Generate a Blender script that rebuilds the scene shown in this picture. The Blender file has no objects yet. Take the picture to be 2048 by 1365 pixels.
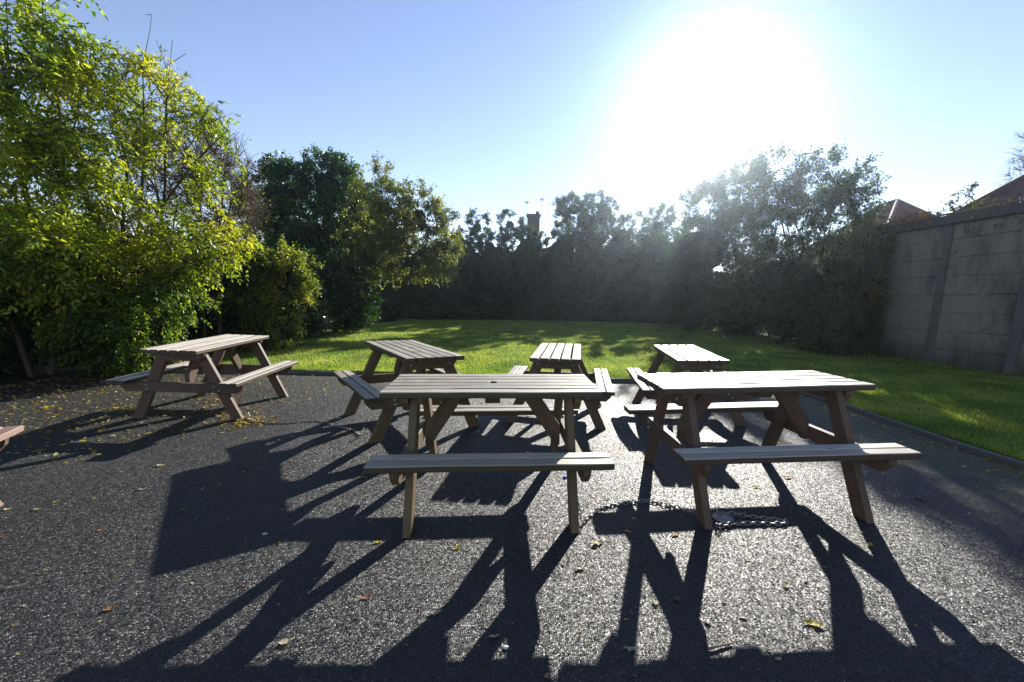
import bpy, bmesh, math
import numpy as np
from mathutils import Vector, Matrix
PI = math.pi
S = bpy.context.scene
COL = S.collection
# ------------------------------------------------------------ camera
FPX, PITCH, ROLL, CAMH, CX, CY = 835.70, 0.1501, 0.0218, 1.2722, 1024 + 29.11, 682.5 + 45.64
cp, sp, cr, sr = math.cos(PITCH), math.sin(PITCH), math.cos(ROLL), math.sin(ROLL)
_r = np.array([1., 0, 0]); _u = np.array([0, sp, cp]); CF = np.array([0, cp, -sp])
CR = _r * cr + _u * sr; CU = -_r * sr + _u * cr; CO = np.array([0, 0, CAMH])
cam = bpy.data.cameras.new('camera'); co = bpy.data.objects.new('camera', cam); COL.objects.link(co)
cam.sensor_width = 36; cam.lens = FPX / 2048 * 36
cam.shift_x = -29.11 / 2048; cam.shift_y = 45.64 / 2048
cam.clip_start = 0.05; cam.clip_end = 3000
co.matrix_world = Matrix([[CR[0], CU[0], -CF[0], 0], [CR[1], CU[1], -CF[1], 0], [CR[2], CU[2], -CF[2], CAMH], [0, 0, 0, 1]])
S.camera = co

def ray(px, py):
    d = CF + CR * ((px - CX) / FPX) - CU * ((py - CY) / FPX)
    return d / np.linalg.norm(d)
def at(px, py, Y):
    d = ray(px, py); return CO + d * (Y / d[1])

# ------------------------------------------------------------ light
SUN = ray(1420, 205)
EL = math.asin(SUN[2]); AZ = math.atan2(SUN[0], SUN[1])
w = bpy.data.worlds.new("World"); S.world = w; w.use_nodes = True
nt = w.node_tree; nt.nodes.clear()
sky = nt.nodes.new('ShaderNodeTexSky'); sky.sky_type = 'NISHITA'; sky.sun_disc = False
sky.sun_elevation = EL; sky.sun_rotation = AZ; sky.altitude = 0; sky.air_density = 1.0; sky.dust_density = 0.0; sky.ozone_density = 1.0
bg = nt.nodes.new('ShaderNodeBackground'); bg.inputs['Strength'].default_value = 0.088
wo = nt.nodes.new('ShaderNodeOutputWorld')
wb = nt.nodes.new('ShaderNodeMix'); wb.data_type = 'RGBA'; wb.blend_type = 'MULTIPLY'; wb.inputs[0].default_value = 1.0; wb.inputs[7].default_value = (1.10, .985, 1.06, 1)
nt.links.new(sky.outputs[0], wb.inputs[6]); nt.links.new(wb.outputs[2], bg.inputs[0]); nt.links.new(bg.outputs[0], wo.inputs[0])
sl = bpy.data.lights.new('sun', 'SUN'); sl.energy = 5.0; sl.angle = math.radians(0.53); sl.color = (1.0, .95, .86)
so = bpy.data.objects.new('sun', sl); COL.objects.link(so)
so.rotation_euler = Vector(SUN.tolist()).to_track_quat('Z', 'Y').to_euler(); so.location = (8, 20, 12)
S.view_settings.view_transform = 'Standard'; S.view_settings.look = 'None'
S.view_settings.exposure = 1.15; S.view_settings.gamma = 1.0
S.cycles.use_denoising = True
S.cycles.max_bounces = 6; S.cycles.transparent_max_bounces = 4; S.cycles.diffuse_bounces = 3; S.cycles.glossy_bounces = 2
S.cycles.sample_clamp_indirect = 4

# ------------------------------------------------------------ materials
class N:
    def __init__(s, name):
        s.m = bpy.data.materials.new(name); s.m.use_nodes = True; s.t = s.m.node_tree; s.t.nodes.clear()
        s.out = s.t.nodes.new('ShaderNodeOutputMaterial')
    def n(s, typ, ins=None, **kw):
        x = s.t.nodes.new('ShaderNode' + typ)
        for k, v in kw.items(): setattr(x, k, v)
        for k, v in (ins or {}).items():
            if isinstance(v, bpy.types.NodeSocket): s.t.links.new(v, x.inputs[k])
            else: x.inputs[k].default_value = v
        return x
    def ramp(s, fac, stops, interp='LINEAR'):
        x = s.t.nodes.new('ShaderNodeValToRGB'); s.t.links.new(fac, x.inputs[0]); e = x.color_ramp.elements
        x.color_ramp.interpolation = interp
        while len(e) < len(stops): e.new(0.5)
        for i, (p, c) in enumerate(stops): e[i].position = p; e[i].color = tuple(c) + (1,) if len(c) == 3 else c
        return x.outputs[0]
    def mix(s, f, a, b, mode='MIX'):
        x = s.t.nodes.new('ShaderNodeMix'); x.data_type = 'RGBA'; x.blend_type = mode
        for k, v in ((0, f), (6, a), (7, b)):
            if isinstance(v, bpy.types.NodeSocket): s.t.links.new(v, x.inputs[k])
            else: x.inputs[k].default_value = v if k == 0 else tuple(v) + (1,)
        return x.outputs[2]
    def noise(s, vec, scale, detail=4, rough=.6):
        return s.n('TexNoise', {'Vector': vec, 'Scale': scale, 'Detail': detail, 'Roughness': rough}).outputs[0]
    def done(s, sh): s.t.links.new(sh, s.out.inputs[0]); return s.m
def G(v): return (v, v, v)

def wood(name, top, dark, warm, rough=.5, spec=.5, side=None):
    k = N(name); uv = k.n('UVMap').outputs[0]; g = k.n('NewGeometry')
    isl = g.outputs['Random Per Island']
    mp = k.n('Mapping', {'Vector': uv, 'Scale': (2.2, 55, 1)}).outputs[0]
    gr = k.noise(mp, 1.0, 6, .65)
    mp2 = k.n('Mapping', {'Vector': uv, 'Scale': (1.2, 9, 1)}).outputs[0]
    bl = k.noise(mp2, 1.5, 4, .6)
    c = k.mix(k.ramp(gr, [(.35, G(0)), (.65, G(1))]), dark, top)
    c = k.mix(k.ramp(bl, [(.35, G(0)), (.75, G(.8))]), c, warm)
    v = k.n('MapRange', {'Value': isl, 'To Min': .66, 'To Max': 1.18}).outputs[0]
    c = k.mix(1.0, c, k.n('CombineColor', {0: v, 1: v, 2: v}).outputs[0], 'MULTIPLY')
    vo = k.n('TexVoronoi', {'Vector': k.n('Mapping', {'Vector': uv, 'Scale': (4.5, 13, 1)}).outputs[0], 'Scale': 1.0})
    c = k.mix(k.ramp(vo.outputs['Distance'], [(.06, G(.85)), (.15, G(0))]), c, tuple(x * .3 for x in warm))
    b = k.n('Bump', {'Height': gr, 'Strength': .35, 'Distance': .002}).outputs[0]
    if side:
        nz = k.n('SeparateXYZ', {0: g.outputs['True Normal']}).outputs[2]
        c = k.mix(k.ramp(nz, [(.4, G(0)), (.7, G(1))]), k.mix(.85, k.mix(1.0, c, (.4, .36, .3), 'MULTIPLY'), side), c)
    r = k.n('MapRange', {'Value': gr, 'To Min': rough - .08, 'To Max': rough + .15}).outputs[0]
    return k.done(k.n('BsdfPrincipled', {'Base Color': c, 'Roughness': r, 'Normal': b, 'Specular IOR Level': spec}).outputs[0])
M = {}
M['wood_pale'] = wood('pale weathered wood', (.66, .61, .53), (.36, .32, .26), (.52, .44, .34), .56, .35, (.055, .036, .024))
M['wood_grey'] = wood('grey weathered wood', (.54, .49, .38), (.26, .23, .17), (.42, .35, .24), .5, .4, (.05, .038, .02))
M['wood_red'] = wood('reddish treated wood', (.135, .092, .062), (.06, .04, .028), (.13, .08, .05), .6, .3)
M['wood_gold'] = wood('golden brown treated wood', (.15, .11, .055), (.065, .048, .026), (.14, .095, .045), .6, .3)
M['wood_pink'] = wood('pink brown wood', (.40, .27, .22), (.28, .18, .14), (.34, .21, .16), .5)

def simple(name, col, rough=.6, metal=0, bump=0, bscale=60, var=.0):
    k = N(name); oc = k.n('TexCoord').outputs['Object']
    nz = k.noise(oc, bscale, 5)
    c = k.mix(nz, tuple(x * (1 - var) for x in col), tuple(min(1, x * (1 + var)) for x in col))
    ins = {'Base Color': c, 'Roughness': rough, 'Metallic': metal}
    if bump: ins['Normal'] = k.n('Bump', {'Height': nz, 'Strength': bump, 'Distance': .01}).outputs[0]
    return k.done(k.n('BsdfPrincipled', ins).outputs[0])
M['steel'] = simple('galvanised steel', (.45, .46, .48), .35, .9, .1, 90, .2)
M['rusty'] = simple('dull chain steel', (.30, .29, .28), .4, .8, .2, 120, .3)
M['white_bit'] = simple('white litter', (.42, .44, .47), .6)
M['blue_bit'] = simple('blue plastic', (.03, .06, .45), .35)
M['chimney_brick'] = simple('dark brick', (.04, .03, .028), .85, 0, .4, 30, .3)
M['render_wall'] = simple('rendered house wall', (.45, .42, .38), .9, 0, .2, 20, .1)

def asphalt():
    k = N('coarse asphalt'); oc = k.n('NewGeometry').outputs['Position']
    v = k.n('TexVoronoi', {'Vector': oc, 'Scale': 135.0, 'Randomness': 1.0})
    v2 = k.n('TexVoronoi', {'Vector': oc, 'Scale': 210.0})
    n1 = k.noise(oc, 1.1, 4, .6); n2 = k.noise(oc, 38, 3, .7); n3 = k.noise(oc, 5, 4, .6)
    sepc = k.n('SeparateColor', {0: v.outputs['Color']}).outputs
    st = k.ramp(sepc[0], [(.0, (.006, .006, .0065)), (.5, (.017, .0168, .0165)), (.85, (.045, .043, .041)), (1., (.13, .125, .115))])
    c = k.mix(k.ramp(v.outputs['Distance'], [(.25, G(0)), (.6, G(1))]), st, (.012, .012, .013))
    c = k.mix(1.0, c, k.ramp(n1, [(.3, G(.6)), (.7, G(1.25))]), 'MULTIPLY')
    sp_ = k.n('TexVoronoi', {'Vector': oc, 'Scale': 4.2}).outputs
    wp = k.n('VectorMath', {0: oc, 1: k.n('VectorMath', {0: k.n('TexNoise', {'Vector': oc, 'Scale': 1.7, 'Detail': 5, 'Roughness': .7}).outputs['Color'], 1: (.5, .5, .5)}, operation='MULTIPLY').outputs[0]}, operation='ADD').outputs[0]
    ck = k.n('TexVoronoi', {'Vector': wp, 'Scale': .42}, feature='DISTANCE_TO_EDGE').outputs[0]
    c = k.mix(k.ramp(ck, [(.0015, G(.85)), (.005, G(0))]), c, (.004, .004, .004))
    c = k.mix(k.ramp(sp_[0], [(.035, G(.9)), (.06, G(0))]), c, (.004, .004, .004))
    st2 = k.noise(oc, .45, 6, .75); c = k.mix(k.ramp(st2, [(.55, G(0)), (.63, G(.5))]), c, (.012, .012, .010))
    # moss and soil creeping in along the right kerb
    sx = k.n('SeparateXYZ', {0: oc}).outputs
    edge = k.n('MapRange', {'Value': sx[0], 'From Min': 2.3, 'From Max': 4.0, 'To Min': 0, 'To Max': .55}).outputs[0]
    mm = k.n('Math', {0: n3, 1: edge}, operation='ADD').outputs[0]
    c = k.mix(k.ramp(mm, [(.70, G(0)), (.88, G(.75))]), c, (.05, .06, .016))
    mp = k.n('Mapping', {'Vector': oc, 'Scale': (1, 1, .2)}).outputs[0]
    h1 = k.n('Math', {0: v.outputs['Distance'], 1: -1.0}, operation='MULTIPLY').outputs[0]
    h = k.n('Math', {0: h1, 1: n2}, operation='ADD').outputs[0]
    h = k.n('Math', {0: sepc[1], 1: .5, 2: h}, operation='MULTIPLY_ADD').outputs[0]
    jit = k.n('VectorMath', {0: k.n('VectorMath', {0: v.outputs['Color'], 1: (.5, .5, .5)}, operation='SUBTRACT').outputs[0], 1: (.95, .95, .3)}, operation='MULTIPLY').outputs[0]
    nn = k.n('VectorMath', {0: k.n('VectorMath', {0: k.n('NewGeometry').outputs['Normal'], 1: jit}, operation='ADD').outputs[0]}, operation='NORMALIZE').outputs[0]
    b = k.n('Bump', {'Height': h, 'Strength': .8, 'Distance': .004, 'Normal': nn}).outputs[0]
    r = k.n('MapRange', {'Value': sepc[2], 'To Min': .42, 'To Max': .80}).outputs[0]
    return k.done(k.n('BsdfPrincipled', {'Base Color': c, 'Roughness': r, 'Normal': b, 'Specular IOR Level': .5}).outputs[0])
M['asphalt'] = asphalt()

def earth(name, a, b_, sc=8):
    k = N(name); oc = k.n('NewGeometry').outputs['Position']
    n = k.noise(oc, sc, 6, .65); n2 = k.noise(oc, sc * 12, 3, .7)
    c = k.mix(k.ramp(n, [(.3, G(0)), (.7, G(1))]), a, b_)
    bp = k.n('Bump', {'Height': n2, 'Strength': .8, 'Distance': .03}).outputs[0]
    return k.done(k.n('BsdfPrincipled', {'Base Color': c, 'Roughness': .95, 'Normal': bp, 'Specular IOR Level': .1}).outputs[0])
M['soil'] = earth('garden soil', (.02, .016, .011), (.045, .035, .02))
M['turf'] = earth('turf under grass', (.03, .065, .018), (.07, .11, .03), 3)

def leafmat(name, cols, trans=.5, rough=.45, spec=.4, thr=None, shadow=None):
    """cols: ramp of leaf colours picked per leaf"""
    k = N(name); g = k.n('NewGeometry'); oc = k.n('NewGeometry').outputs['Position']
    isl = g.outputs['Random Per Island']
    nz = k.noise(oc, 1.1, 3, .6)
    f = k.n('Math', {0: isl, 1: .55, 2: k.n('Math', {0: k.n('Math', {0: nz, 1: -.5}, operation='ADD').outputs[0], 1: 1.6}, operation='MULTIPLY').outputs[0]}, operation='MULTIPLY_ADD').outputs[0]
    f = k.n('Math', {0: f, 1: .22}, operation='ADD').outputs[0]
    n = len(cols); c = k.ramp(f, [(i / (n - 1), cols[i]) for i in range(n)])
    p = k.n('BsdfPrincipled', {'Base Color': c, 'Roughness': rough, 'Specular IOR Level': spec}).outputs[0]
    tc = k.mix(1.0, c, (1.9, 1.9, .7), 'MULTIPLY')
    t = k.n('BsdfTranslucent', {'Color': tc}).outputs[0]
    return k.done(k.n('MixShader', {0: trans, 1: p, 2: t}).outputs[0])
M['leaf_ash'] = leafmat('yellow green ash leaves', [(.035, .09, .012), (.14, .21, .022), (.32, .36, .035), (.56, .48, .05)], .5, .35, .6)
M['leaf_ash2'] = leafmat('green ash leaves', [(.03, .075, .012), (.11, .17, .02), (.27, .30, .035), (.50, .43, .05)], .5, .35, .6)
M['leaf_low'] = leafmat('green drooping leaves', [(.02, .06, .01), (.05, .11, .014), (.10, .17, .02), (.25, .25, .03)], .5, .45)
M['leaf_bush'] = leafmat('olive bush leaves', [(.03, .075, .012), (.10, .15, .025), (.22, .24, .045), (.38, .30, .09)], .5, .4)
M['leaf_dark'] = leafmat('dark evergreen leaves', [(.014, .048, .012), (.035, .095, .02), (.09, .16, .03)], .35, .38)
M['leaf_laurel'] = leafmat('glossy laurel leaves', [(.014, .042, .009), (.035, .08, .014), (.08, .14, .025)], .25, .16, .8)
M['leaf_olive'] = leafmat('brown olive leaves', [(.03, .05, .018), (.07, .10, .028), (.17, .19, .05), (.33, .32, .09)], .45, .45)
M['leaf_hedge'] = leafmat('conifer hedge foliage', [(.010, .032, .012), (.025, .06, .018), (.06, .105, .022)], .25, .55, .25)
M['leaf_bay'] = leafmat('grey green leaves', [(.015, .035, .014), (.03, .06, .022), (.06, .095, .035)], .35, .4)
M['leaf_ivy'] = leafmat('ivy leaves', [(.015, .035, .012), (.035, .06, .018), (.08, .085, .03), (.16, .11, .03)], .3, .4)
M['leaf_red'] = leafmat('reddish creeper leaves', [(.10, .035, .015), (.22, .07, .03), (.20, .13, .04), (.30, .20, .08)], .45, .5)
M['grass'] = leafmat('lawn grass blades', [(.05, .11, .028), (.12, .19, .045), (.25, .30, .07), (.42, .40, .14)], .5, .5, .3)
M['litter'] = leafmat('fallen leaf litter', [(.10, .055, .02), (.22, .12, .04), (.34, .24, .05), (.42, .36, .12), (.30, .28, .2)], .3, .6)
for nm, c in (('yellow', (.52, .40, .05)), ('orange', (.42, .22, .07)), ('pale', (.42, .36, .26)), ('rust', (.24, .11, .06)), ('brown', (.16, .09, .045)), ('green', (.16, .24, .03))):
    M['fl_' + nm] = leafmat('fallen leaf ' + nm, [tuple(x * .75 for x in c), tuple(min(1, x * 1.2) for x in c)], .3, .6)
M['bark'] = simple('grey brown bark', (.085, .065, .05), .9, 0, .5, 40, .4)
M['bark_dark'] = simple('dark bark', (.04, .03, .024), .9, 0, .5, 40, .4)
M['twig'] = simple('brown grey twigs', (.15, .11, .08), .8, 0, 0, 20, .35)
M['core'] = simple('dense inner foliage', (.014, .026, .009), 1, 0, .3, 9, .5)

# ------------------------------------------------------------ mesh helpers
def meshobj(name, V, F, mat, parent=None, uv=None, smooth=False):
    """V (n,3) array, F list of arrays (k,m) with equal m per array"""
    me = bpy.data.meshes.new(name)
    V = np.asarray(V, np.float32)
    Fs = [np.asarray(f, np.int32) for f in (F if isinstance(F, list) else [F]) if len(f)]
    loops = np.concatenate([f.ravel() for f in Fs]); sizes = np.concatenate([np.full(len(f), f.shape[1], np.int32) for f in Fs])
    me.vertices.add(len(V)); me.vertices.foreach_set('co', V.ravel())
    me.loops.add(len(loops)); me.loops.foreach_set('vertex_index', loops)
    me.polygons.add(len(sizes)); st = np.zeros(len(sizes), np.int32); st[1:] = np.cumsum(sizes)[:-1]
    me.polygons.foreach_set('loop_start', st)
    if smooth: me.polygons.foreach_set('use_smooth', np.ones(len(sizes), bool))
    me.update(calc_edges=True)
    if uv is not None:
        l = me.uv_layers.new(name='UVMap'); l.data.foreach_set('uv', np.asarray(uv, np.float32)[loops].ravel())
    me.materials.append(mat)
    o = bpy.data.objects.new(name, me); COL.objects.link(o)
    if parent: o.parent = parent
    return o
def tag(o, label=None, cat=None, group=None, kind=None):
    if label: o['label'] = label
    if cat: o['category'] = cat
    if group: o['group'] = group
    if kind: o['kind'] = kind
    return o
def thing(name, label, cat, loc=(0, 0, 0), group=None):
    o = bpy.data.objects.new(name, None); COL.objects.link(o); o.location = loc; o.empty_display_size = .2
    return tag(o, label, cat, group)
class MB:
    """collects prisms for one mesh, with uv along the grain"""
    def __init__(s): s.bm = bmesh.new(); s.uv = s.bm.loops.layers.uv.new('UVMap'); s.r = np.random.default_rng(5)
    def prism(s, poly, ext, grain, bevel=.003, nseg=0):
        """poly: list of 3D points (planar loop), ext: extrusion vector, grain: unit vector"""
        b = bmesh.new(); P = [Vector(p) for p in poly]; e = Vector(ext)
        a = [b.verts.new(p) for p in P]; c = [b.verts.new(p + e) for p in P]
        n = len(P); b.faces.new(a[::-1]); b.faces.new(c)
        for i in range(n): b.faces.new((a[i], a[(i + 1) % n], c[(i + 1) % n], c[i]))
        bmesh.ops.recalc_face_normals(b, faces=b.faces)
        if bevel: bmesh.ops.bevel(b, geom=list(b.edges), offset=bevel, segments=1, affect='EDGES', clamp_overlap=True)
        g = Vector(grain).normalized(); h = g.orthogonal().normalized(); k = g.cross(h)
        o1, o2 = s.r.uniform(0, 50, 2); mp = {}
        for v in b.verts: mp[v] = s.bm.verts.new(v.co)
        for f in b.faces:
            nf = s.bm.faces.new([mp[v] for v in f.verts])
            for l in nf.loops: l[s.uv].uv = (l.vert.co.dot(g) + o1, l.vert.co.dot(h) + l.vert.co.dot(k) + o2)
        b.free()
    def box(s, x0, x1, y0, y1, z0, z1, grain=(1, 0, 0), bevel=.003):
        s.prism([(x0, y0, z0), (x1, y0, z0), (x1, y1, z0), (x0, y1, z0)], (0, 0, z1 - z0), grain, bevel)
    def plank(s, x0, x1, yc, w_, ztop, t, seg=14, wob=.0016, notch=0):
        """board along x with slight warp and worn edges"""
        r = s.r; ch = .005; prof = [(-w_/2+ch, 0), (w_/2-ch, 0), (w_/2, -ch), (w_/2, -t+ch), (w_/2-ch, -t), (-w_/2+ch, -t), (-w_/2, -t+ch), (-w_/2, -ch)]
        xs = np.linspace(x0, x1, seg + 1); dy = np.cumsum(r.normal(0, wob*.5, seg+1)); dy -= np.linspace(dy[0], dy[-1], seg+1)
        dz = np.cumsum(r.normal(0, wob*.35, seg+1)); dz -= np.linspace(dz[0], dz[-1], seg+1)
        o1, o2 = r.uniform(0, 50, 2); rings = []; x0j = r.normal(0, .002, 2)
        for i, x in enumerate(xs):
            if i == 0: x += x0j[0]
            if i == seg: x += x0j[1]
            rings.append([(s.bm.verts.new((x, yc + dy[i] + a, ztop + dz[i] + b + r.normal(0, .0004))), a + b) for a, b in prof])
        per = [0, .1, .105, .14, .145, .25, .255, .29]
        def setuv(f, m):
            for l in f.loops: l[s.uv].uv = (l.vert.co.x + o1, m[l.vert] + o2)
        for i in range(seg):
            A, B = rings[i], rings[i + 1]
            for j in range(8):
                q = (j + 1) % 8; f = s.bm.faces.new((A[j][0], A[q][0], B[q][0], B[j][0]))
                setuv(f, {A[j][0]: A[j][1], A[q][0]: A[q][1], B[q][0]: B[q][1], B[j][0]: B[j][1]})
        for R_, rev in ((rings[0], True), (rings[-1], False)):
            vs = [v for v, _ in R_]; f = s.bm.faces.new(vs[::-1] if rev else vs)
            for l in f.loops: l[s.uv].uv = (l.vert.co.z * .3 + o1, l.vert.co.y + o2)
    def build(s, name, mat, parent=None):
        me = bpy.data.meshes.new(name); bmesh.ops.recalc_face_normals(s.bm, faces=s.bm.faces); s.bm.to_mesh(me); s.bm.free()
        me.materials.append(mat); o = bpy.data.objects.new(name, me); COL.objects.link(o)
        if parent: o.parent = parent
        return o
def cyl(p0, p1, r, n=8, r1=None):
    p0, p1 = np.array(p0, float), np.array(p1, float); d = p1 - p0; d /= np.linalg.norm(d); r1 = r if r1 is None else r1
    a = np.cross(d, [0, 0, 1.] if abs(d[2]) < .9 else [1., 0, 0]); a /= np.linalg.norm(a); b = np.cross(d, a)
    t = np.arange(n) / n * 2 * PI; ring = np.outer(np.cos(t), a) + np.outer(np.sin(t), b)
    V = np.concatenate([p0 + ring * r, p1 + ring * r1]); i = np.arange(n); j = (i + 1) % n
    return V, np.stack([i, j, j + n, i + n], 1), [list(range(n))[::-1], list(range(n, 2 * n))]
class PM:
    """plain numpy mesh collector"""
    def __init__(s): s.V = []; s.F = {}; s.n = 0
    def add(s, V, *Fs):
        for f in Fs:
            f = np.asarray(f, np.int32)
            if f.ndim == 1: f = f[None]
            s.F.setdefault(f.shape[1], []).append(f + s.n)
        s.V.append(np.asarray(V, float)); s.n += len(V)
    def cyl(s, p0, p1, r, n=8, r1=None):
        V, F, caps = cyl(p0, p1, r, n, r1); s.add(V, F, *caps)
    def box(s, x0, x1, y0, y1, z0, z1):
        V = [(x, y, z) for z in (z0, z1) for y in (y0, y1) for x in (x0, x1)]
        s.add(V, [[0, 2, 3, 1], [4, 5, 7, 6], [0, 1, 5, 4], [2, 6, 7, 3], [0, 4, 6, 2], [1, 3, 7, 5]])
    def build(s, name, mat, parent=None, smooth=False):
        return meshobj(name, np.concatenate(s.V), [np.concatenate(v) for v in s.F.values()], mat, parent, smooth=smooth)

# ------------------------------------------------------------ tables' places and the ground they stand on
BI, BO, HB, XL, YF = .4334, .6028, .4357, .1847, .5475
TAB = {  # x, y, heading, z, slope x, slope y, length, width, boards, top wood, leg wood
 'A':  (-3.5051, 4.6386, 1.6453, -.0011, -.0238, .0276, 1.3036, .5196, 6, 'wood_pale', 'wood_red'),
 'F1': (-.2069, 2.6733, .0686, -.0054, .0092, .0148, 1.2999, .5635, 6, 'wood_grey', 'wood_gold'),
 'F2': (1.4991, 2.7581, .0433, .0373, .0344, -.0043, 1.3134, .5425, 5, 'wood_pale', 'wood_red'),
 'B':  (-1.1907, 4.1872, 2.1913, .0290, -.0236, .0117, 1.3134, .5417, 6, 'wood_grey', 'wood_gold'),
 'C':  (.3667, 4.7769, 1.4456, -.0287, .0071, .0185, 1.3090, .5082, 5, 'wood_pale', 'wood_red'),
 'D':  (1.9118, 4.9150, 1.4714, -.0311, .0382, .0179, 1.3077, .5187, 5, 'wood_pale', 'wood_red'),
}
def gz(x, y):
    x = np.asarray(x, float); y = np.asarray(y, float); num = np.zeros_like(x + y); den = num + .03
    for t in TAB.values():
        wt = np.exp(-((x - t[0])**2 + (y - t[1])**2) / (2 * .62**2))
        num = num + wt * (t[3] + t[4] * (x - t[0]) + t[5] * (y - t[1])); den = den + wt
    return num / den + .006 * np.sin(x * .9 + 1) * np.cos(y * .7)
def ground(px, py, dz=0):
    d = ray(px, py); t = -CAMH / d[2]; p = CO + d * t
    for _ in range(3): t = (float(gz(p[0], p[1])) + dz - CAMH) / d[2]; p = CO + d * t
    return p
def sheet(name, x0, x1, y0, y1, step, zf, mat, keep=None):
    xs = np.arange(x0, x1 + step/2, step); ys = np.arange(y0, y1 + step/2, step); X, Y = np.meshgrid(xs, ys)
    V = np.stack([X, Y, zf(X, Y)], -1).reshape(-1, 3); nx, ny = len(xs), len(ys)
    i, j = np.meshgrid(np.arange(nx - 1), np.arange(ny - 1)); a = (j * nx + i).ravel()
    F = np.stack([a, a + 1, a + nx + 1, a + nx], 1)
    o = meshobj(name, V, [F], mat, smooth=True); return tag(o, kind='structure')
KX, KY = 4.02, 6.66
sheet('ground', -400, 400, -400, 400, 20, lambda x, y: x * 0 - .12, M['soil'])
sheet('asphalt', -7.4, KX + .02, -3.0, KY + .02, .12, gz, M['asphalt'])
def lz(x, y): return gz(x, y) * .5 + .045 + .02 * np.sin(x * .6) * np.sin(y * .5 + 1) + np.clip(y - 7, 0, 13) * .004
sheet('lawn', -7.4, 9.6, KY + .05, 31, .25, lz, M['turf'])
sheet('verge', KX + .05, 9.6, -3.0, KY + .05, .25, lz, M['turf'])
tag(bpy.data.objects['verge'], kind='structure')
# kerb edging
kb = MB(); rr = np.random.default_rng(3)
def kerb_run(p0, p1):
    p0 = np.array(p0, float); p1 = np.array(p1, float); L = np.linalg.norm(p1 - p0); d = (p1 - p0) / L; nrm = np.array([-d[1], d[0]])
    n = int(L / .915)
    for i in range(n):
        a = p0 + d * (L * i / n + .004); b = p0 + d * (L * (i + 1) / n - .004); j = rr.normal(0, .004, 2)
        za, zb = float(gz(*a)), float(gz(*b)); h = .055
        P = [(a[0] + nrm[0]*j[0], a[1] + nrm[1]*j[0], za - .12), (b[0] + nrm[0]*j[1], b[1] + nrm[1]*j[1], zb - .12),
             (b[0] + nrm[0]*j[1], b[1] + nrm[1]*j[1], zb + h + j[0]), (a[0] + nrm[0]*j[0], a[1] + nrm[1]*j[0], za + h + j[1])]
        kb.prism(P, (nrm[0]*.055, nrm[1]*.055, 0), (d[0], d[1], 0), .006)
kerb_run((-7.4, KY), (KX, KY)); kerb_run((KX + .055, -2.5), (KX + .055, KY + .05))
k_ = simple('worn concrete edging', (.10, .096, .085), .9, 0, .5, 35, .4)
tag(kb.build('kerb', k_), kind='structure')

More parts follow.
